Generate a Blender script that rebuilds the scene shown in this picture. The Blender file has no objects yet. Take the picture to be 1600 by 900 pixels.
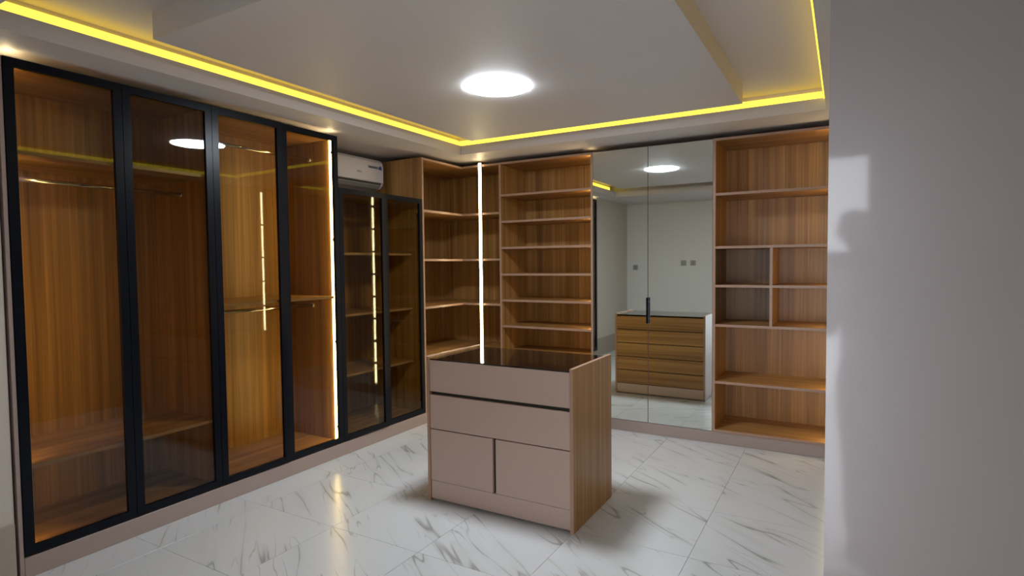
import bpy, bmesh, math, random
from mathutils import Vector, Matrix

scene = bpy.context.scene
COL = scene.collection
random.seed(7)

# ------------------------------------------------------------------ camera
cam_data = bpy.data.cameras.new('camera')
cam = bpy.data.objects.new('camera', cam_data)
COL.objects.link(cam)
yaw, pitch, roll = 0.521327, 0.0420935, -0.0103
fw = Vector((-math.sin(yaw) * math.cos(pitch), math.cos(yaw) * math.cos(pitch), -math.sin(pitch)))
r0 = Vector((math.cos(yaw), math.sin(yaw), 0))
u0 = r0.cross(fw)
rt = r0 * math.cos(roll) + u0 * math.sin(roll)
up = -r0 * math.sin(roll) + u0 * math.cos(roll)
m = Matrix((rt, up, -fw)).transposed().to_4x4()
m.translation = Vector((0, 0, 1.45))
cam.matrix_world = m
cam_data.sensor_width = 36.0
cam_data.lens = 905.74 * 36 / 1600
cam_data.clip_start = 0.01
scene.camera = cam

# ------------------------------------------------------------------ world (daylight outside the doorway)
world = bpy.data.worlds.new('World')
scene.world = world
world.use_nodes = True
bg = world.node_tree.nodes['Background']
bg.inputs['Color'].default_value = (0.86, 0.92, 1.0, 1)
bg.inputs['Strength'].default_value = 6.5

scene.view_settings.view_transform = 'Standard'
scene.view_settings.look = 'None'
scene.view_settings.gamma = 1.0
scene.view_settings.use_curve_mapping = False
scene.view_settings.exposure = 0.32
scene.cycles.use_denoising = True
scene.cycles.sample_clamp_indirect = 4.0
scene.cycles.max_bounces = 10
scene.cycles.transparent_max_bounces = 16

LAMP_L = 118.0      # radiance of the round ceiling lamp
LED_L = 24.0       # radiance of the warm cabinet strips
COVE_L = 2.1       # radiance of the yellow cove strip


# ------------------------------------------------------------------ materials
def new_mat(name):
    mt = bpy.data.materials.new(name)
    mt.use_nodes = True
    nt = mt.node_tree
    return mt, nt, nt.nodes['Principled BSDF'], nt.nodes['Material Output']


def plain(name, col, rough=0.5, metal=0.0, spec=0.5, coat=0.0, bump=0.0, bscale=40.0, var=0.0):
    mt, nt, p, out = new_mat(name)
    p.inputs['Base Color'].default_value = (*col, 1)
    p.inputs['Roughness'].default_value = rough
    p.inputs['Metallic'].default_value = metal
    p.inputs['Specular IOR Level'].default_value = spec
    p.inputs['Coat Weight'].default_value = coat
    p.inputs['Coat Roughness'].default_value = 0.06
    geo = nt.nodes.new('ShaderNodeNewGeometry')
    nz = nt.nodes.new('ShaderNodeTexNoise')
    nz.inputs['Scale'].default_value = bscale
    nz.inputs['Detail'].default_value = 3
    nt.links.new(geo.outputs['Position'], nz.inputs['Vector'])
    if var > 0:
        mr = nt.nodes.new('ShaderNodeMapRange')
        mr.inputs['To Min'].default_value = 1 - var
        mr.inputs['To Max'].default_value = 1 + var
        nt.links.new(nz.outputs['Fac'], mr.inputs['Value'])
        mx = nt.nodes.new('ShaderNodeVectorMath')
        mx.operation = 'SCALE'
        mx.inputs[0].default_value = col
        nt.links.new(mr.outputs['Result'], mx.inputs['Scale'])
        nt.links.new(mx.outputs['Vector'], p.inputs['Base Color'])
    if bump > 0:
        b = nt.nodes.new('ShaderNodeBump')
        b.inputs['Strength'].default_value = bump
        b.inputs['Distance'].default_value = 0.002
        nt.links.new(nz.outputs['Fac'], b.inputs['Height'])
        nt.links.new(b.outputs['Normal'], p.inputs['Normal'])
    return mt


def wood(name, axis, tones, rough=0.38):
    mt, nt, p, out = new_mat(name)
    geo = nt.nodes.new('ShaderNodeNewGeometry')

    def stretched(across, along, detail, dist):
        mp = nt.nodes.new('ShaderNodeMapping')
        sc = [across, across, across]
        sc[axis] = along
        mp.inputs['Scale'].default_value = sc
        nt.links.new(geo.outputs['Position'], mp.inputs['Vector'])
        n = nt.nodes.new('ShaderNodeTexNoise')
        n.inputs['Scale'].default_value = 1.0
        n.inputs['Detail'].default_value = detail
        n.inputs['Distortion'].default_value = dist
        nt.links.new(mp.outputs['Vector'], n.inputs['Vector'])
        return n
    broad = stretched(17, 0.30, 2.5, 0.3)
    fine = stretched(70, 0.9, 3.0, 0.6)
    mixf = nt.nodes.new('ShaderNodeMix')
    mixf.data_type = 'FLOAT'
    mixf.inputs[0].default_value = 0.45
    nt.links.new(broad.outputs['Fac'], mixf.inputs[2])
    nt.links.new(fine.outputs['Fac'], mixf.inputs[3])
    ramp = nt.nodes.new('ShaderNodeValToRGB')
    els = ramp.color_ramp.elements
    els[0].position = 0.33
    els[0].color = (*tones[0], 1)
    els[1].position = 0.68
    els[1].color = (*tones[2], 1)
    e = els.new(0.5)
    e.color = (*tones[1], 1)
    nt.links.new(mixf.outputs[0], ramp.inputs['Fac'])
    nt.links.new(ramp.outputs['Color'], p.inputs['Base Color'])
    p.inputs['Roughness'].default_value = rough
    b = nt.nodes.new('ShaderNodeBump')
    b.inputs['Strength'].default_value = 0.08
    b.inputs['Distance'].default_value = 0.001
    nt.links.new(fine.outputs['Fac'], b.inputs['Height'])
    nt.links.new(b.outputs['Normal'], p.inputs['Normal'])
    return mt


def marble(name):
    mt, nt, p, out = new_mat(name)
    N, Lk = nt.nodes.new, nt.links.new
    geo = N('ShaderNodeNewGeometry')
    oi = N('ShaderNodeObjectInfo')
    off = N('ShaderNodeVectorMath')
    off.operation = 'SCALE'
    off.inputs[0].default_value = (37.0, 53.0, 0.0)
    Lk(oi.outputs['Random'], off.inputs['Scale'])
    add = N('ShaderNodeVectorMath')
    add.operation = 'ADD'
    Lk(geo.outputs['Position'], add.inputs[0])
    Lk(off.outputs['Vector'], add.inputs[1])
    rot = N('ShaderNodeMapping')
    rot.inputs['Rotation'].default_value = (0, 0, math.radians(35))
    Lk(add.outputs['Vector'], rot.inputs['Vector'])

    def vein(sx, sy, detail, dist, width, lo, mask_scale, mask_lo, mask_hi):
        mp = N('ShaderNodeMapping')
        mp.inputs['Scale'].default_value = (sx, sy, 1)
        Lk(rot.outputs['Vector'], mp.inputs['Vector'])
        n = N('ShaderNodeTexNoise')
        n.inputs['Scale'].default_value = 1
        n.inputs['Detail'].default_value = detail
        n.inputs['Distortion'].default_value = dist
        n.inputs['Roughness'].default_value = 0.38
        Lk(mp.outputs['Vector'], n.inputs['Vector'])
        s = N('ShaderNodeMath')
        s.operation = 'SUBTRACT'
        s.inputs[1].default_value = 0.5
        Lk(n.outputs['Fac'], s.inputs[0])
        a = N('ShaderNodeMath')
        a.operation = 'ABSOLUTE'
        Lk(s.outputs[0], a.inputs[0])
        r = N('ShaderNodeMapRange')
        r.inputs['From Min'].default_value = lo
        r.inputs['From Max'].default_value = width
        r.inputs['To Min'].default_value = 1
        r.inputs['To Max'].default_value = 0
        Lk(a.outputs[0], r.inputs['Value'])
        mk = N('ShaderNodeTexNoise')
        mk.inputs['Scale'].default_value = mask_scale
        mk.inputs['Detail'].default_value = 1
        Lk(add.outputs['Vector'], mk.inputs['Vector'])
        mr = N('ShaderNodeMapRange')
        mr.inputs['From Min'].default_value = mask_lo
        mr.inputs['From Max'].default_value = mask_hi
        Lk(mk.outputs['Fac'], mr.inputs['Value'])
        ml = N('ShaderNodeMath')
        ml.operation = 'MULTIPLY'
        Lk(r.outputs['Result'], ml.inputs[0])
        Lk(mr.outputs['Result'], ml.inputs[1])
        return ml
    v1 = vein(0.62, 5.0, 2.2, 0.05, 0.010, 0.001, 2.4, 0.42, 0.60)
    v2 = vein(1.1, 9.0, 3.0, 0.08, 0.014, 0.0, 2.8, 0.50, 0.63)
    soft = vein(0.62, 5.0, 2.2, 0.05, 0.07, 0.0, 2.4, 0.40, 0.62)

    def mixc(fac, a, bcol, k):
        mu = N('ShaderNodeMath')
        mu.operation = 'MULTIPLY'
        mu.inputs[1].default_value = k
        Lk(fac.outputs[0], mu.inputs[0])
        mx = N('ShaderNodeMix')
        mx.data_type = 'RGBA'
        Lk(mu.outputs[0], mx.inputs[0])
        if isinstance(a, tuple):
            mx.inputs[6].default_value = (*a, 1)
        else:
            Lk(a.outputs[2], mx.inputs[6])
        mx.inputs[7].default_value = (*bcol, 1)
        return mx
    c = mixc(soft, (0.58, 0.575, 0.57), (0.48, 0.48, 0.45), 0.55)
    c = mixc(v1, c, (0.26, 0.25, 0.235), 0.80)
    c = mixc(v2, c, (0.28, 0.27, 0.25), 0.70)
    Lk(c.outputs[2], p.inputs['Base Color'])
    p.inputs['Roughness'].default_value = 0.24
    p.inputs['Specular IOR Level'].default_value = 0.5
    return mt


def emitter(name, col, strength):
    mt = bpy.data.materials.new(name)
    mt.use_nodes = True
    nt = mt.node_tree
    nt.nodes.remove(nt.nodes['Principled BSDF'])
    e = nt.nodes.new('ShaderNodeEmission')
    e.inputs['Color'].default_value = (*col, 1)
    e.inputs['Strength'].default_value = strength
    nt.links.new(e.outputs[0], nt.nodes['Material Output'].inputs['Surface'])
    return mt


def tinted_glass(name, tint, f0=0.05, refl=(0.72, 0.87, 1.0)):
    """Thin coloured glass: clear body tint plus a Fresnel-weighted mirror coat."""
    mt = bpy.data.materials.new(name)
    mt.use_nodes = True
    nt = mt.node_tree
    nt.nodes.remove(nt.nodes['Principled BSDF'])
    tr = nt.nodes.new('ShaderNodeBsdfTransparent')
    tr.inputs['Color'].default_value = (*tint, 1)
    gl = nt.nodes.new('ShaderNodeBsdfGlossy')
    gl.inputs['Color'].default_value = (*refl, 1)
    gl.inputs['Roughness'].default_value = 0.015
    lw = nt.nodes.new('ShaderNodeLayerWeight')
    lw.inputs['Blend'].default_value = 0.5
    pw = nt.nodes.new('ShaderNodeMath')
    pw.operation = 'POWER'
    pw.inputs[1].default_value = 5
    nt.links.new(lw.outputs['Facing'], pw.inputs[0])
    ma = nt.nodes.new('ShaderNodeMath')
    ma.operation = 'MULTIPLY_ADD'
    ma.inputs[1].default_value = 1 - f0
    ma.inputs[2].default_value = f0
    nt.links.new(pw.outputs[0], ma.inputs[0])
    mx = nt.nodes.new('ShaderNodeMixShader')
    nt.links.new(ma.outputs[0], mx.inputs[0])
    nt.links.new(tr.outputs[0], mx.inputs[1])
    nt.links.new(gl.outputs[0], mx.inputs[2])
    nt.links.new(mx.outputs[0], nt.nodes['Material Output'].inputs['Surface'])
    return mt


TONES = [(0.185, 0.085, 0.022), (0.335, 0.165, 0.046), (0.500, 0.272, 0.088)]
M = {
    'wood_x': wood('walnut_grain_x', 0, TONES),
    'wood_y': wood('walnut_grain_y', 1, TONES),
    'wood_z': wood('walnut_grain_z', 2, TONES),
    'edge': plain('taupe_edge_band', (0.38, 0.225, 0.15), 0.35, var=0.05),
    'taupe': plain('taupe_gloss_laminate', (0.48, 0.34, 0.272), 0.28, coat=0.25, bump=0.02, var=0.02),
    'plinth': plain('taupe_plinth', (0.36, 0.27, 0.235), 0.35, var=0.03),
    'black': plain('black_aluminium', (0.0035, 0.005, 0.009), 0.28, spec=0.16, var=0.1),
    'slot': plain('dark_recess', (0.02, 0.013, 0.010), 0.6, var=0.1),
    'marble': marble('veined_marble_tile'),
    'grout': plain('grey_grout', (0.50, 0.49, 0.47), 0.8, var=0.1, bump=0.1),
    'ceil': plain('ceiling_paint', (0.61, 0.57, 0.555), 0.55, var=0.015, bscale=3, bump=0.02),
    'wall_gloss': plain('glossy_mauve_paint', (0.185, 0.148, 0.138), 0.40, spec=0.8, coat=0.8, bump=0.01, bscale=6, var=0.02),
    'wall': plain('white_wall_paint', (0.76, 0.76, 0.74), 0.4, bump=0.03, bscale=60, var=0.02),
    'wall_cream': plain('cream_wall_paint', (0.60, 0.53, 0.45), 0.45, bump=0.03, bscale=60, var=0.02),
    'skirt': plain('beige_skirting', (0.40, 0.33, 0.26), 0.4, var=0.05),
    'skirt_grey': plain('grey_skirting', (0.30, 0.31, 0.30), 0.4, var=0.05),
    'lamp': emitter('lamp_diffuser', (0.82, 0.91, 1.0), LAMP_L),
    'led': emitter('warm_led', (1.0, 0.80, 0.43), LED_L),
    'cove': emitter('yellow_led', (1.0, 0.68, 0.055), COVE_L),
    'alu': plain('brushed_aluminium', (0.55, 0.53, 0.50), 0.35, metal=0.9, var=0.05),
    'chrome': plain('polished_chrome', (0.75, 0.73, 0.70), 0.12, metal=1.0, var=0.02),
    'glass': tinted_glass('bronze_glass', (0.79, 0.745, 0.59), 0.03),
    'mirror': plain('grey_mirror', (0.78, 0.84, 0.82), 0.015, metal=1.0),
    'top_glass': plain('black_brown_glass', (0.010, 0.006, 0.004), 0.03, spec=0.6, coat=0.3),
    'ac': plain('white_plastic', (0.72, 0.66, 0.62), 0.35, var=0.02),
    'ac_grey': plain('grey_plastic', (0.28, 0.27, 0.26), 0.3, var=0.03),
    'print_blue': plain('dark_blue_print', (0.02, 0.035, 0.08), 0.4),
    'print_sky': plain('blue_print', (0.05, 0.13, 0.30), 0.4),
    'print_grey': plain('grey_print', (0.34, 0.30, 0.28), 0.4),
    'socket': plain('grey_socket_plastic', (0.35, 0.35, 0.34), 0.4),
    'skin': plain('brown_skin', (0.16, 0.08, 0.05), 0.5, var=0.05),
    'hair': plain('black_hair', (0.01, 0.009, 0.008), 0.7, var=0.1),
    'shirt': plain('pale_pink_cotton', (0.55, 0.42, 0.44), 0.8, var=0.05),
    'trouser': plain('grey_cotton', (0.24, 0.22, 0.23), 0.85, var=0.05),
    'shoe': plain('dark_rubber', (0.05, 0.05, 0.055), 0.6),
}

# ------------------------------------------------------------------ helpers
W = {}          # world position of every object's origin


def link(name, mesh, loc, parent=None, mat=None):
    o = bpy.data.objects.new(name, mesh)
    COL.objects.link(o)
    loc = Vector(loc)
    W[o] = loc
    if parent:
        o.parent = parent
        o.location = loc - W[parent]
    else:
        o.location = loc
    if mat is not None and mesh is not None:
        mesh.materials.clear()
        mesh.materials.append(M[mat])
    return o


def thing(name, label, cat, loc, group=None):
    o = link(name, None, loc)
    o.empty_display_size = 0.1
    return tag(o, label, cat, group)


def tag(o, label, cat, group=None):
    o['label'] = label
    o['category'] = cat
    if group:
        o['group'] = group
    return o


def structure(o, label=None):
    o['kind'] = 'structure'
    if label:
        o['label'] = label
    return o


def finish(bm, name):
    me = bpy.data.meshes.new(name)
    bmesh.ops.recalc_face_normals(bm, faces=bm.faces)
    bm.to_mesh(me)
    bm.free()
    return me


def add_box(bm, x0, x1, y0, y1, z0, z1, c=(0, 0, 0)):
    vs = [bm.verts.new((x - c[0], y - c[1], z - c[2])) for x in (x0, x1) for y in (y0, y1) for z in (z0, z1)]
    for f in ((0, 1, 3, 2), (4, 6, 7, 5), (0, 4, 5, 1), (2, 3, 7, 6), (0, 2, 6, 4), (1, 5, 7, 3)):
        bm.faces.new([vs[i] for i in f])


def box(name, x0, x1, y0, y1, z0, z1, mat, parent=None, bevel=0.0):
    c = ((x0 + x1) / 2, (y0 + y1) / 2, (z0 + z1) / 2)
    bm = bmesh.new()
    add_box(bm, x0, x1, y0, y1, z0, z1, c)
    if bevel:
        bmesh.ops.bevel(bm, geom=list(bm.edges), offset=bevel, segments=1, affect='EDGES')
    return link(name, finish(bm, name), c, parent, mat)


def boxes(name, lst, mat, parent=None, loc=None, bevel=0.0):
    """several boxes that form one solid piece"""
    if loc is None:
        loc = (sum(b[0] + b[1] for b in lst) / (2 * len(lst)), sum(b[2] + b[3] for b in lst) / (2 * len(lst)),
               min(b[4] for b in lst))
    bm = bmesh.new()
    for b in lst:
        add_box(bm, *b, loc)
    if bevel:
        bmesh.ops.bevel(bm, geom=list(bm.edges), offset=bevel, segments=1, affect='EDGES')
    return link(name, finish(bm, name), loc, parent, mat)


def prism(name, pts, lo, hi, axis, mat, parent=None, bevel=0.0, smooth=False):
    """polygon pts extruded along axis (0,1,2); pts are the other two coordinates in order"""
    bm = bmesh.new()
    oth = [i for i in range(3) if i != axis]
    c = [0, 0, 0]
    c[axis] = (lo + hi) / 2
    for k in (0, 1):
        c[oth[k]] = (min(p[k] for p in pts) + max(p[k] for p in pts)) / 2
    rings = []
    for v in (lo, hi):
        ring = []
        for p in pts:
            co = [0, 0, 0]
            co[axis] = v - c[axis]
            co[oth[0]] = p[0] - c[oth[0]]
            co[oth[1]] = p[1] - c[oth[1]]
            ring.append(bm.verts.new(co))
        rings.append(ring)
    n = len(pts)
    bm.faces.new(rings[0])
    bm.faces.new(rings[1][::-1])
    for i in range(n):
        f = bm.faces.new((rings[0][i], rings[1][i], rings[1][(i + 1) % n], rings[0][(i + 1) % n]))
        f.smooth = smooth
    if bevel:
        bmesh.ops.bevel(bm, geom=list(bm.edges), offset=bevel, segments=2, affect='EDGES')
    return link(name, finish(bm, name), c, parent, mat)


def tube(name, p0, p1, r, mat, parent=None, seg=14):
    p0, p1 = Vector(p0), Vector(p1)
    c = (p0 + p1) / 2
    d = p1 - p0
    bm = bmesh.new()
    bmesh.ops.create_cone(bm, cap_ends=True, segments=seg, radius1=r, radius2=r, depth=d.length)
    bmesh.ops.rotate(bm, verts=bm.verts, matrix=d.to_track_quat('Z', 'Y').to_matrix())
    for f in bm.faces:
        f.smooth = len(f.verts) == 4
    return link(name, finish(bm, name), c, parent, mat)


def lathe(name, prof, loc, mat, parent=None, seg=64):
    bm = bmesh.new()
    rings = []
    for r, z in prof:
        if r < 1e-6:
            rings.append([bm.verts.new((0, 0, z))])
        else:
            rings.append([bm.verts.new((r * math.cos(2 * math.pi * i / seg), r * math.sin(2 * math.pi * i / seg), z)) for i in range(seg)])
    for a, b in zip(rings, rings[1:]):
        for i in range(seg):
            j = (i + 1) % seg
            if len(a) == 1:
                f = bm.faces.new((a[0], b[j], b[i]))
            elif len(b) == 1:
                f = bm.faces.new((a[i], a[j], b[0]))
            else:
                f = bm.faces.new((a[i], a[j], b[j], b[i]))
            f.smooth = True
    return link(name, finish(bm, name), loc, parent, mat)


# ------------------------------------------------------------------ key measurements (metres)
FX = -3.295      # front plane of the left wardrobes
BX = -3.90       # left wall
FY = 4.76        # front plane of the back units
BY = 5.27        # back wall
H = 2.41         # cabinet height
SZ = 2.45        # soffit underside
LIP = 2.53       # top of the soffit lip
TZ = 2.625       # tray ceiling
PZ = 2.50        # underside of the dropped panel
TX0, TX1, TY0, TY1 = -3.06, -0.12, 0.98, 4.42      # tray opening
CW = 0.10        # cove ledge width
RX = -0.03       # left face of the right-hand wall
GY = 1.30        # its glossy front face
NY = -0.30       # wall behind the camera

# ------------------------------------------------------------------ structure
floor = structure(box('floor', BX - 0.15, 0.95, -0.45, BY + 0.13, -0.10, -0.004, 'grout'))
tile_cache = {}
xs = [-0.65 + 0.6 * k for k in range(-6, 4)]
ys = [3.44 + 0.6 * k for k in range(-8, 5)]
for xa in xs:
    for ya in ys:
        x0, x1, y0, y1 = xa + 0.0012, xa + 0.5988, ya + 0.0012, ya + 0.5988
        x0, x1 = max(x0, BX + 0.002), min(x1, 0.798)
        y0, y1 = max(y0, NY + 0.002), min(y1, BY - 0.002)
        if y1 > GY and x1 > RX:
            if y0 >= GY - 0.3:
                x1 = min(x1, RX - 0.002)
            else:
                y1 = GY - 0.002
        if x1 - x0 < 0.03 or y1 - y0 < 0.03:
            continue
        key = (round(x1 - x0, 3), round(y1 - y0, 3))
        if key not in tile_cache:
            bm = bmesh.new()
            add_box(bm, -key[0] / 2, key[0] / 2, -key[1] / 2, key[1] / 2, -0.006, 0.0)
            bmesh.ops.bevel(bm, geom=list(bm.edges), offset=0.0003, segments=1, affect='EDGES')
            me = finish(bm, 'tile')
            me.materials.append(M['marble'])
            tile_cache[key] = me
        link('tile', tile_cache[key], ((x0 + x1) / 2, (y0 + y1) / 2, 0), floor)

structure(box('wall_left', BX - 0.15, BX, 1.13, BY + 0.13, 0, TZ + 0.1, 'wall'))
structure(box('wall_left_entry', BX - 0.15, FX - 0.015, -0.45, 1.13, 0, TZ + 0.1, 'wall_cream'))
structure(box('baseboard_left', FX - 0.015, FX - 0.003, NY, 1.128, 0, 0.275, 'skirt', bevel=0.002))
structure(box('wall_back', BX, 0.95, BY, BY + 0.13, 0, TZ + 0.1, 'wall'))
structure(box('wall_right', RX, 0.95, GY, BY, 0, TZ + 0.1, 'wall_gloss'))
structure(box('wall_passage', 0.80, 0.95, -0.45, GY, 0, TZ + 0.1, 'wall_gloss'))
DX0, DX1, DZ = -0.80, 0.085, 1.915
structure(box('wall_front', FX - 0.015, DX0, NY - 0.15, NY, 0, TZ + 0.1, 'wall'))
structure(box('wall_front_jamb', DX1, 0.80, NY - 0.15, NY, 0, TZ + 0.1, 'wall'))
structure(box('wall_front_lintel', DX0, DX1, NY - 0.15, NY, DZ, TZ + 0.1, 'wall'))
structure(box('baseboard_front', FX - 0.003, DX0 - 0.06, NY, NY + 0.012, 0, 0.11, 'skirt_grey', bevel=0.002))
structure(boxes('trim_1', [(DX0 - 0.05, DX0, NY - 0.16, NY + 0.012, 0, DZ + 0.05), (DX1, DX1 + 0.05, NY - 0.16, NY + 0.012, 0, DZ + 0.05),
                           (DX0, DX1, NY - 0.16, NY + 0.012, DZ, DZ + 0.05)], 'wall', bevel=0.002))
structure(box('floor_outside', -4.0, 3.0, -4.5, -0.45, -0.10, 0.0, 'wall'))

ceil = structure(boxes('ceiling', [
    (BX, TX0, NY, BY, SZ, LIP), (TX1, RX, GY, BY, SZ, LIP), (TX1, 0.80, NY, GY, SZ, LIP),
    (TX0, TX1, TY1, BY, SZ, LIP), (TX0, TX1, NY, TY0, SZ, LIP)], 'ceil', loc=(-1.6, 2.7, SZ)))
boxes('tray_side', [
    (TX0 - CW - 0.03, TX0 - CW, TY0 - CW, TY1 + CW, LIP, TZ),
    (TX1 + 0.06, TX1 + 0.09, TY0 - CW, TY1 + CW, LIP, TZ),
    (TX0 - CW, TX1 + 0.06, TY1 + CW, TY1 + CW + 0.03, LIP, TZ), (TX0 - CW, TX1 + 0.06, TY0 - CW - 0.03, TY0 - CW, LIP, TZ)], 'ceil', ceil)
box('tray_top', TX0 - CW - 0.03, TX1 + 0.09, TY0 - CW - 0.03, TY1 + CW + 0.03, TZ, TZ + 0.05, 'ceil', ceil)
box('dropped_panel', -2.78, -0.606, 1.54, 4.17, PZ, TZ, 'ceil', ceil)

# ------------------------------------------------------------------ cove strips and round lamp
tag(box('cove_light_strip', TX0 - CW + 0.001, TX0 - CW + 0.009, TY0, TY1 + CW - 0.012, LIP + 0.020, LIP + 0.072, 'cove'),
    'yellow light strip in the ceiling cove above the glass-door wardrobes', 'light strip', 'ceiling cove strips')
tag(box('cove_light_strip', TX0 - CW + 0.012, TX1 + 0.05, TY1 + CW - 0.009, TY1 + CW - 0.001, LIP + 0.018, LIP + 0.066, 'cove'),
    'yellow light strip in the ceiling cove above the mirror doors and back shelves', 'light strip', 'ceiling cove strips')
tag(box('cove_light_strip', TX1 - 0.016, TX1 - 0.001, TY0, TY1 - 0.002, LIP - 0.006, LIP + 0.022, 'cove'),
    'yellow light strip in the ceiling cove that runs to the glossy wall', 'light strip', 'ceiling cove strips')

lamp = thing('ceiling_light', 'round white ceiling light glowing on the dropped ceiling panel', 'ceiling light', (-1.80, 2.985, PZ))
lathe('lamp_base', [(0, 0), (0.178, 0), (0.178, -0.004), (0, -0.004)], (-1.80, 2.985, PZ), 'ac', lamp)
lathe('lamp_diffuser', [(0.186, -0.004), (0.184, -0.008), (0.165, -0.012), (0.12, -0.017), (0.06, -0.020), (0, -0.021)], (-1.80, 2.985, PZ), 'lamp', lamp)


# ------------------------------------------------------------------ cabinet pieces
def shelf_y(root, y0, y1, z, x0=BX + 0.02, x1=FX - 0.03, name='shelf'):
    """shelf of the left run: front edge faces +X"""
    s = box(name, x0, x1 - 0.002, y0, y1, z - 0.018, z, 'wood_y', root, 0.0006)
    box('edge_band', x1 - 0.002, x1, y0, y1, z - 0.018, z, 'edge', s)
    return s


def shelf_x(root, x0, x1, z, y0=FY + 0.002, y1=BY - 0.022, name='shelf', t=0.02):
    """shelf of the back run: front edge faces -Y"""
    s = box(name, x0, x1, y0 + 0.002, y1, z - t, z, 'wood_x', root, 0.0006)
    box('edge_band', x0, x1, y0, y0 + 0.002, z - t, z, 'edge', s)
    return s


def led(root, x0, x1, y0, y1, z0, z1, name='led_strip'):
    o = box(name, x0, x1, y0, y1, z0, z1, 'led', root)
    o['label'] = 'glowing warm white light strip'
    return o


def glass_door(root, y0, y1, z0, z1, hinge_side, ajar=0.0):
    g = 0.0015
    ya, yb = y0 + g, y1 - g
    xf, xb = FX, FX - 0.022
    s = 0.040
    d = boxes('door', [(xb, xf, ya, ya + s, z0, z1), (xb, xf, yb - s, yb, z0, z1),
                       (xb, xf, ya + s, yb - s, z0, z0 + s), (xb, xf, ya + s, yb - s, z1 - s, z1)],
              'black', root, loc=(xf - 0.011, (ya + yb) / 2, z0))
    d['label'] = 'black metal framed door'
    p = box('glass_pane', xb + 0.008, xb + 0.012, ya + s - 0.004, yb - s + 0.004, z0 + s - 0.004, z1 - s + 0.004, 'glass', d)
    p['label'] = 'bronze tinted glass pane'
    hy = ya + 0.022 if hinge_side < 0 else yb - 0.022
    for z in (z0 + 0.12, (z0 * 2 + z1) / 3, (z0 + 2 * z1) / 3, z1 - 0.12):
        h = tube('hinge', (xb - 0.004, hy, z), (xb - 0.016, hy, z), 0.017, 'chrome', d)
    if ajar:                                   # swung a touch open about its hinge edge (low-Y side)
        a = math.radians(ajar)
        half = (yb - ya) / 2
        d.rotation_euler.z = -a
        d.location.x += half * math.sin(a)
        d.location.y -= half * (1 - math.cos(a))
    return d


def wardrobe(y0, y1, ztop, label, group):
    root = thing('glass_wardrobe', label, 'wardrobe', ((BX + FX) / 2, (y0 + y1) / 2, 0.10), group)
    xb, xf = BX + 0.002, FX - 0.024
    box('side_panel', xb, xf, y0, y0 + 0.018, 0.10, ztop, 'wood_z', root, 0.0006)
    box('side_panel', xb, xf, y1 - 0.018, y1, 0.10, ztop, 'wood_z', root, 0.0006)
    box('back_panel', xb, xb + 0.016, y0 + 0.018, y1 - 0.018, 0.118, ztop - 0.018, 'wood_z', root)
    box('bottom_panel', xb, xf, y0 + 0.018, y1 - 0.018, 0.10, 0.118, 'wood_y', root)
    box('top_panel', xb, xf - 0.075, y0 + 0.018, y1 - 0.018, ztop - 0.018, ztop, 'wood_y', root)
    return root


def hanging_rail(root, y0, y1, x, z):
    r = tube('hanging_rail', (x, y0, z), (x, y1, z), 0.0125, 'chrome', root)
    for y, s in ((y0, 1), (y1, -1)):
        tube('rail_socket', (x, y, z), (x, y + s * 0.012, z), 0.02, 'chrome', r)
    return r


D = [1.158 + 0.4965 * k for k in range(7)]
wg = 'glass door wardrobes along the left wall'
DB = 0.108
# doors one and two
w1 = wardrobe(D[0], D[2], H, 'tall glass-door wardrobe with a low shoe shelf, beside the cream wall', wg)
shelf_y(w1, D[0] + 0.018, D[2] - 0.018, 2.00)
shelf_y(w1, D[0] + 0.018, D[2] - 0.018, 0.52)
hanging_rail(w1, D[0] + 0.018, D[2] - 0.018, -3.60, 1.90)
led(w1, FX - 0.050, FX - 0.030, D[0] + 0.019, D[0] + 0.048, 0.125, 2.417)
boxes('profile_or_baffle', [(FX - 0.056, FX - 0.024, D[0] + 0.049, D[0] + 0.051, 0.125, 2.385), (FX - 0.029, FX - 0.024, D[0] + 0.019, D[0] + 0.049, 0.125, 2.385)], 'alu', w1)  # added baffle, blocks this strip from showing in the mirror doors
glass_door(w1, D[0], D[1], DB, H, -1)
glass_door(w1, D[1], D[2], DB, H, 1)
box('end_panel', BX + 0.01, FX - 0.004, D[0] - 0.018, D[0] - 0.001, 0.0, H, 'plinth', w1, 0.001)
# doors three and four
w2 = wardrobe(D[2], D[4], H, 'tall glass-door wardrobe with two hanging rails, lit by a bright vertical light strip', wg)
shelf_y(w2, D[2] + 0.018, D[4] - 0.018, 1.22)
hanging_rail(w2, D[2] + 0.018, D[4] - 0.018, -3.58, 1.145)
hanging_rail(w2, D[2] + 0.018, D[4] - 0.018, -3.58, 2.26)
led(w2, FX - 0.050, FX - 0.030, D[4] - 0.040, D[4] - 0.019, 0.122, 2.417)
glass_door(w2, D[2], D[3], DB, H, -1, 0.7)
glass_door(w2, D[3], D[4], DB, H, 1)
# doors five and six, lower, under the air conditioner
LZ = 2.035
w3 = wardrobe(D[4], D[6], LZ, 'low glass-door wardrobe with shelves below the air conditioner', wg)
for z in (1.55, 1.06, 0.58):
    shelf_y(w3, D[4] + 0.018, D[6] - 0.018, z, x1=FX - 0.12)
glass_door(w3, D[4], D[5], DB, LZ, -1, 1.5)
glass_door(w3, D[5], D[6], DB, LZ, 1)

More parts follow.
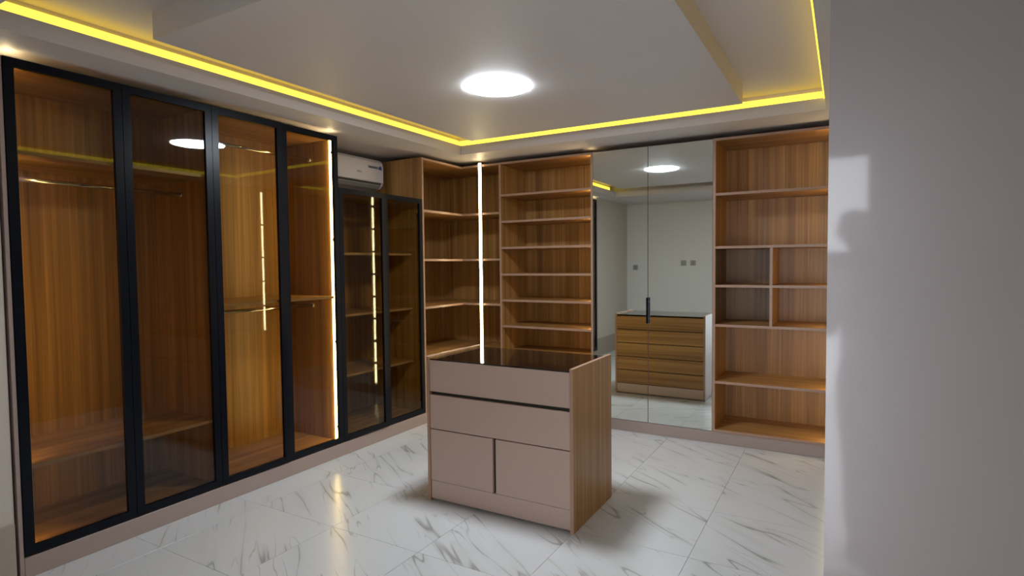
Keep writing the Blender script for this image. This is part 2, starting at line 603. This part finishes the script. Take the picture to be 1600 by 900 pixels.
pl1 = boxes('plinth', [(FX - 0.03, FX - 0.004, D[0], FY + 0.02, 0.0, 0.099)], 'plinth', bevel=0.0015)
tag(pl1, 'low taupe plinth running beneath the glass-door wardrobes', 'plinth', 'cabinet plinths')
pl2 = boxes('plinth', [(FX - 0.003, RX - 0.002, FY + 0.004, FY + 0.03, 0.0, 0.094)], 'plinth', bevel=0.0015)
tag(pl2, 'low taupe plinth running beneath the mirror doors and back shelves', 'plinth', 'cabinet plinths')

# ------------------------------------------------------------------ air conditioner
ay0, ay1 = 3.25, 4.085
ac = thing('air_conditioner', 'white split air conditioner on the wall above the low glass-door wardrobe', 'air conditioner', (BX, (ay0 + ay1) / 2, 2.13))
axb = BX + 0.002
prof = [(axb, 2.135), (axb + 0.10, 2.130), (axb + 0.165, 2.150), (axb + 0.190, 2.176), (axb + 0.198, 2.20), (axb + 0.198, 2.34),
        (axb + 0.19, 2.375), (axb + 0.165, 2.398), (axb + 0.13, 2.405), (axb, 2.405)]
prism('casing', prof, ay0, ay1 - 0.012, 1, 'ac', ac)
prism('end_cap', [(axb + (x - axb) * 0.99, 2.135 + (z - 2.135) * 0.995) for x, z in prof], ay1 - 0.012, ay1, 1, 'ac_grey', ac, 0.002)
fp = prism('front_panel', [(axb + 0.198, 2.196), (axb + 0.207, 2.200), (axb + 0.209, 2.34), (axb + 0.200, 2.378), (axb + 0.172, 2.404), (axb + 0.165, 2.398), (axb + 0.19, 2.375), (axb + 0.198, 2.34)],
           ay0 + 0.004, ay1 - 0.016, 1, 'ac', ac)
box('air_slot', axb + 0.188, axb + 0.2005, ay0 + 0.03, ay1 - 0.04, 2.182, 2.194, 'slot', ac)
prism('louver', [(axb + 0.105, 2.126), (axb + 0.168, 2.145), (axb + 0.196, 2.172), (axb + 0.199, 2.180), (axb + 0.19, 2.177), (axb + 0.164, 2.150), (axb + 0.103, 2.131)],
      ay0 + 0.03, ay1 - 0.04, 1, 'ac_grey', ac)
# printed sticker: a row of small dark marks and a blue emblem, plus the maker's badge
for k in range(9):
    yy = ay1 - 0.205 + k * 0.0135
    hgt = (0.020, 0.016, 0.021, 0.017, 0.020, 0.018, 0.020, 0.016, 0.021)[k]
    box('printed_mark', axb + 0.2088, axb + 0.2096, yy, yy + 0.0105, 2.318, 2.318 + hgt, 'print_blue', fp)
prism('printed_emblem', [(ay1 - 0.082, 2.316), (ay1 - 0.034, 2.312), (ay1 - 0.034, 2.338), (ay1 - 0.052, 2.350), (ay1 - 0.072, 2.340)], axb + 0.2085, axb + 0.2097, 0, 'print_sky', fp)
for k, (dy, hh) in enumerate(((0, 0.016), (0.014, 0.022), (0.030, 0.018), (0.044, 0.014))):
    box('badge', axb + 0.2080, axb + 0.2090, ay1 - 0.345 + dy, ay1 - 0.345 + dy + 0.010, 2.262, 2.262 + hh, 'print_grey', fp)

# ------------------------------------------------------------------ corner shelf unit (L-shaped)
CY0 = D[6] + 0.002
CX1 = -2.868
cu = thing('corner_shelf_unit', 'open L-shaped walnut corner shelf with a glowing vertical light strip', 'shelf unit', ((BX + FX) / 2, 4.7, 0.10))
xb, yb = BX + 0.002, BY - 0.002
box('side_panel', xb, FX - 0.004, CY0, CY0 + 0.02, 0.10, H, 'wood_z', cu, 0.0006)
box('edge_band', FX - 0.004, FX - 0.001, CY0, CY0 + 0.02, 0.10, H, 'edge', cu)
box('back_panel', xb, xb + 0.016, CY0 + 0.02, yb, 0.12, H - 0.02, 'wood_z', cu)
box('back_panel', xb + 0.016, CX1, yb - 0.016, yb, 0.12, H - 0.02, 'wood_z', cu)


def l_board(name, z, t=0.02):
    pts = [(xb + 0.016, CY0 + 0.02), (FX - 0.006, CY0 + 0.02), (FX - 0.006, FY + 0.006), (CX1, FY + 0.006), (CX1, yb - 0.016), (xb + 0.016, yb - 0.016)]
    s = prism(name, pts, z - t, z, 2, 'wood_y', cu)
    boxes('edge_band', [(FX - 0.006, FX - 0.003, CY0 + 0.02, FY + 0.003, z - t, z), (FX - 0.006, CX1, FY + 0.003, FY + 0.006, z - t, z)], 'edge', s)


l_board('top_panel', H)
l_board('bottom_panel', 0.12)
for z in (1.945, 1.50, 1.065, 0.62):
    l_board('shelf', z)
prof_led = box('profile_or_baffle', -3.088, -3.060, FY - 0.008, FY + 0.003, 0.10, H - 0.001, 'alu', cu)
led(prof_led, -3.087, -3.061, FY - 0.014, FY - 0.008, 0.10, H + 0.012)

# ------------------------------------------------------------------ bookcases of the back run


def bookcase(x0, x1, label, zs, left_edge=True):
    root = thing('bookcase', label, 'bookcase', ((x0 + x1) / 2, (FY + BY) / 2, 0.095))
    ybk = BY - 0.002
    for a, b in ((x0, x0 + 0.02), (x1 - 0.02, x1)):
        s = box('side_panel', a, b, FY + 0.003, ybk, 0.095, H, 'wood_z', root, 0.0006)
        box('edge_band', a, b, FY, FY + 0.003, 0.095, H, 'edge', s)
    box('back_panel', x0 + 0.02, x1 - 0.02, ybk - 0.016, ybk, 0.115, H - 0.02, 'wood_z', root)
    shelf_x(root, x0 + 0.02, x1 - 0.02, 0.115, FY, ybk, 'bottom_panel')
    shelf_x(root, x0 + 0.02, x1 - 0.02, H, FY, ybk, 'top_panel')
    for z in zs:
        shelf_x(root, x0 + 0.02, x1 - 0.02, z, FY + 0.004)
    return root


A0, A1 = CX1 + 0.001, -1.914
bA = bookcase(A0, A1, 'open walnut bookcase of many even shelves between corner unit and mirror doors',
              [2.108, 1.858, 1.609, 1.356, 1.108, 0.860, 0.610, 0.360])
led(bA, A1 - 0.031, A1 - 0.021, FY + 0.034, FY + 0.054, 0.12, 2.416)
B0, B1 = -0.905, RX - 0.003
bB = bookcase(B0, B1, 'open walnut bookcase with four small cubbyholes, next to the glossy wall', [1.985, 1.570, 0.955, 0.502])
dv = box('divider', -0.492, -0.472, FY + 0.006, BY - 0.022, 0.955, 1.55, 'wood_z', bB)
box('edge_band', -0.492, -0.472, FY + 0.004, FY + 0.006, 0.955, 1.55, 'edge', dv)
shelf_x(bB, B0 + 0.02, -0.492, 1.266, FY + 0.004)
shelf_x(bB, -0.472, B1 - 0.02, 1.266, FY + 0.004)
led(bB, B1 - 0.032, B1 - 0.021, FY + 0.030, FY + 0.048, 0.12, 2.40)

# ------------------------------------------------------------------ mirror cupboard
X0, X1, XM = A1 + 0.001, B0 - 0.001, -1.425
mc = thing('mirror_cupboard', 'tall cupboard with two grey mirror doors between the bookcases', 'cupboard', ((X0 + X1) / 2, (FY + BY) / 2, 0.095))
boxes('carcass', [(X0, X0 + 0.018, FY + 0.024, BY - 0.002, 0.095, H), (X1 - 0.018, X1, FY + 0.024, BY - 0.002, 0.095, H),
                  (X0 + 0.018, X1 - 0.018, BY - 0.018, BY - 0.002, 0.095, H), (X0 + 0.018, X1 - 0.018, FY + 0.024, BY - 0.018, 0.095, 0.113),
                  (X0 + 0.018, X1 - 0.018, FY + 0.024, BY - 0.018, H - 0.018, H)], 'wood_z', mc)
for a, b in ((X0, XM - 0.001), (XM + 0.001, X1)):
    d = box('door', a, b, FY + 0.005, FY + 0.022, 0.097, H - 0.002, 'edge', mc)
    p = box('mirror_pane', a + 0.001, b - 0.001, FY, FY + 0.005, 0.098, H - 0.003, 'mirror', d, 0.0012)
    p['label'] = 'grey tinted mirror'
    if b == X1:
        hd = prism('handle', [(XM - 0.009, 0.940), (XM + 0.013, 0.940), (XM + 0.013, 1.156), (XM - 0.009, 1.156)], FY - 0.026, FY - 0.014, 1, 'black', d, 0.003)
        for z in (0.975, 1.120):
            tube('handle_post', (XM + 0.006, FY - 0.016, z), (XM + 0.006, FY + 0.001, z), 0.005, 'black', d)

# ------------------------------------------------------------------ island
IX0, IX1, IY0, IY1, IH = -2.212, -1.238, 2.790, 3.370, 0.888
isl = thing('island_drawer_unit', 'taupe island with drawers, doors, walnut sides and a dark glass top', 'island', ((IX0 + IX1) / 2, (IY0 + IY1) / 2, 0))
for a, b in ((IX0, IX0 + 0.02), (IX1 - 0.02, IX1)):
    s = box('side_panel', a, b, IY0 + 0.003, IY1 - 0.002, 0.0, IH - 0.002, 'wood_z', isl, 0.0006)
    boxes('edge_band', [(a, b, IY0, IY0 + 0.003, 0.0, IH), (a, b, IY0 + 0.003, IY1, IH - 0.002, IH), (a, b, IY1 - 0.002, IY1, 0.0, IH - 0.002)], 'edge', s)
ia, ib = IX0 + 0.021, IX1 - 0.021
boxes('carcass', [(ia, ib, IY0 + 0.030, IY1 - 0.024, 0.012, 0.842)], 'slot', isl)
dr1 = box('drawer', ia, ib, IY0 + 0.004, IY0 + 0.024, 0.677, 0.868, 'taupe', isl, 0.0015)
box('grip_groove', ia, ib, IY0 + 0.024, IY0 + 0.030, 0.650, 0.690, 'slot', dr1)
box('drawer', ia, ib, IY0 + 0.004, IY0 + 0.024, 0.449, 0.657, 'taupe', isl, 0.0015)
ic = (ia + ib) / 2 - 0.010
box('cupboard_door', ia, ic - 0.010, IY0 + 0.004, IY0 + 0.024, 0.128, 0.444, 'taupe', isl, 0.0015)
box('cupboard_door', ic + 0.010, ib, IY0 + 0.004, IY0 + 0.024, 0.128, 0.444, 'taupe', isl, 0.0015)
box('bottom_rail', ia, ib, IY0 + 0.006, IY0 + 0.025, 0.014, 0.126, 'taupe', isl, 0.0015)
# rear: five shallow walnut drawer fronts over a rail
for k in range(5):
    z0 = 0.118 + k * 0.150
    box('rear_drawer', ia, ib, IY1 - 0.022, IY1 - 0.004, z0, z0 + 0.142, 'wood_x', isl, 0.0012)
box('rear_rail', ia, ib, IY1 - 0.022, IY1 - 0.004, 0.012, 0.112, 'taupe', isl, 0.0012)
gt = box('glass_top', ia, ib, IY0 + 0.005, IY1 - 0.003, 0.8685, 0.8765, 'top_glass', isl, 0.001)
gt['label'] = 'dark brown glass top'

# ------------------------------------------------------------------ sockets on the wall behind the camera


def socket(x, z, label, rocker):
    t = thing('wall_socket', label, 'socket', (x, NY, z), 'wall sockets and switches')
    box('cover_plate', x - 0.043, x + 0.043, NY + 0.001, NY + 0.009, z - 0.043, z + 0.043, 'socket', t, 0.002)
    if rocker:
        box('rocker', x - 0.018, x + 0.018, NY + 0.009, NY + 0.013, z - 0.028, z + 0.028, 'ac_grey', t, 0.0015)
    else:
        for dx, dz in ((0, 0.016), (-0.014, -0.010), (0.014, -0.010)):
            box('pin_hole', x + dx - 0.004, x + dx + 0.004, NY + 0.0088, NY + 0.0094, z + dz - 0.005, z + dz + 0.005, 'slot', t)


socket(-3.158, 1.36, 'grey wall switch on the white wall near the cream wall corner', True)
socket(-2.335, 1.43, 'grey socket of the pair on the white wall opposite the mirror', False)
socket(-2.179, 1.43, 'grey switch of the pair on the white wall opposite the mirror', True)

# ------------------------------------------------------------------ photographer in the doorway (seen as a reflection in the glossy wall)


def skin_mesh(name, verts, edges, radii, root, parent, mat, sub=2, loc=(0, 0, 0)):
    me = bpy.data.meshes.new(name)
    loc = Vector(loc)
    me.from_pydata([Vector(v) - loc for v in verts], edges, [])
    o = link(name, me, loc, parent, mat)
    sk = o.modifiers.new('skin', 'SKIN')
    sk.use_smooth_shade = True
    for i, r in enumerate(radii):
        sv = me.skin_vertices[0].data[i]
        sv.radius = r if isinstance(r, tuple) else (r, r)
        sv.use_root = (i == root)
    sb = o.modifiers.new('subdivision', 'SUBSURF')
    sb.levels = sb.render_levels = sub
    return o


PX, PY = 0.12, -0.70
V, E, Rr = [], [], []


def jv(p, r, parent=None):
    V.append(p)
    Rr.append(r)
    if parent is not None:
        E.append((parent, len(V) - 1))
    return len(V) - 1


def arm_points(s):
    elbow, mid = ((0.10, -0.62, 1.10), (0.02, -0.38, 1.25)) if s > 0 else ((-0.07, -0.62, 1.09), (-0.08, -0.38, 1.25))
    sh = Vector((PX + s * 0.16, PY, 1.375))
    return [tuple(sh), tuple(sh.lerp(Vector(elbow), 0.55)), elbow, mid, (s * 0.07 - 0.01, -0.13, 1.385)]


pel = jv((PX, PY, 0.93), (0.14, 0.10))
waist = jv((PX, PY, 1.07), (0.125, 0.095), pel)
chest = jv((PX, PY, 1.26), (0.15, 0.105), waist)
neck0 = jv((PX, PY, 1.41), (0.065, 0.06), chest)
neck = jv((PX - 0.03, PY + 0.015, 1.47), 0.05, neck0)
chin = jv((PX - 0.06, PY + 0.03, 1.535), (0.06, 0.068), neck)
head = jv((PX - 0.08, PY + 0.028, 1.60), (0.076, 0.092), chin)
crown = jv((PX - 0.08, PY + 0.02, 1.665), (0.055, 0.07), head)
nose = jv((PX - 0.08, PY + 0.125, 1.585), (0.011, 0.014), head)
for s in (-1, 1):
    jv((PX - 0.08 + s * 0.082, PY + 0.02, 1.59), (0.010, 0.02), head)
for s in (-1, 1):
    pts = arm_points(s)
    a = chest
    for p, r in zip(pts, (0.058, 0.046, 0.040, 0.036, 0.024)):
        a = jv(p, r, a)
    palm = jv((s * 0.088, -0.085, 1.405), (0.020, 0.030), a)
    for k in range(4):                      # four fingers round the back of the phone, the thumb in front of the body side
        z = 1.468 - k * 0.021
        ln = (0.036, 0.042, 0.039, 0.030)[k]
        f1 = jv((s * 0.095, -0.055, z), 0.009, palm)
        f2 = jv((s * 0.094, -0.055 + ln * 0.5, z + 0.002), 0.0085, f1)
        jv((s * (0.094 - ln * 0.45), -0.055 + ln * 0.62, z + 0.002), 0.0075, f2)
    t1 = jv((s * 0.074, -0.075, 1.418), 0.011, palm)
    jv((s * 0.052, -0.062, 1.428), 0.009, t1)
    hip = jv((PX + s * 0.075, PY, 0.86), 0.088, pel)
    knee = jv((PX + s * 0.062, PY + 0.02, 0.49), 0.056, hip)
    calf = jv((PX + s * 0.058, PY - 0.01, 0.34), 0.052, knee)
    ank = jv((PX + s * 0.058, PY - 0.01, 0.10), 0.036, calf)
    jv((PX + s * 0.062, PY + 0.13, 0.04), (0.038, 0.022), ank)
person = thing('person', 'person in a pale top and grey trousers in the doorway, holding up a phone', 'person', (PX, PY, 0))
skin_mesh('body', V, E, Rr, 0, person, 'skin', loc=(PX, PY, 0))
sv = [(PX, PY, 0.88), (PX, PY, 1.07), (PX, PY, 1.26), (PX, PY, 1.415)]
se = [(0, 1), (1, 2), (2, 3)]
sr = [(0.165, 0.125), (0.145, 0.112), (0.168, 0.122), (0.07, 0.066)]
for s in (-1, 1):
    p = arm_points(s)
    n = len(sv)
    sv += [p[0], p[1], tuple(Vector(p[1]).lerp(Vector(p[2]), 0.75))]
    sr += [0.072, 0.060, 0.054]
    se += [(2, n), (n, n + 1), (n + 1, n + 2)]
skin_mesh('shirt', sv, se, sr, 0, person, 'shirt', loc=(PX, PY, 0))
tv = [(PX, PY, 0.98), (PX, PY, 0.92)]
te = [(0, 1)]
tr = [(0.135, 0.105), (0.152, 0.112)]
for s in (-1, 1):
    n = len(tv)
    tv += [(PX + s * 0.075, PY, 0.84), (PX + s * 0.062, PY + 0.02, 0.49), (PX + s * 0.058, PY - 0.01, 0.34), (PX + s * 0.058, PY - 0.01, 0.085)]
    tr += [0.098, 0.070, 0.066, 0.058]
    te += [(1, n), (n, n + 1), (n + 1, n + 2), (n + 2, n + 3)]
skin_mesh('trousers', tv, te, tr, 1, person, 'trouser', loc=(PX, PY, 0))
for s in (-1, 1):
    skin_mesh('shoe', [(PX + s * 0.058, PY - 0.055, 0.046), (PX + s * 0.06, PY + 0.06, 0.045), (PX + s * 0.064, PY + 0.175, 0.036)], [(0, 1), (1, 2)],
              [(0.043, 0.046), (0.047, 0.045), (0.040, 0.034)], 0, person, 'shoe', loc=(PX, PY, 0))
skin_mesh('hair', [(PX - 0.08, PY - 0.035, 1.60), (PX - 0.08, PY - 0.01, 1.65), (PX - 0.08, PY + 0.035, 1.682)], [(0, 1), (1, 2)],
          [(0.076, 0.06), (0.076, 0.066), (0.062, 0.03)], 0, person, 'hair', loc=(PX, PY, 0))
ph = thing('phone', 'black phone held sideways in both hands of the person', 'phone', (0, -0.05, 1.41))
box('phone_body', -0.078, 0.078, -0.056, -0.048, 1.41, 1.485, 'black', ph, 0.0025)
box('phone_screen', -0.074, 0.074, -0.0568, -0.056, 1.414, 1.481, 'top_glass', ph)
for k in range(2):
    tube('lens_ring', (0.0 + k * 0.024, -0.048, 1.45), (0.0 + k * 0.024, -0.045, 1.45), 0.009, 'chrome', ph)
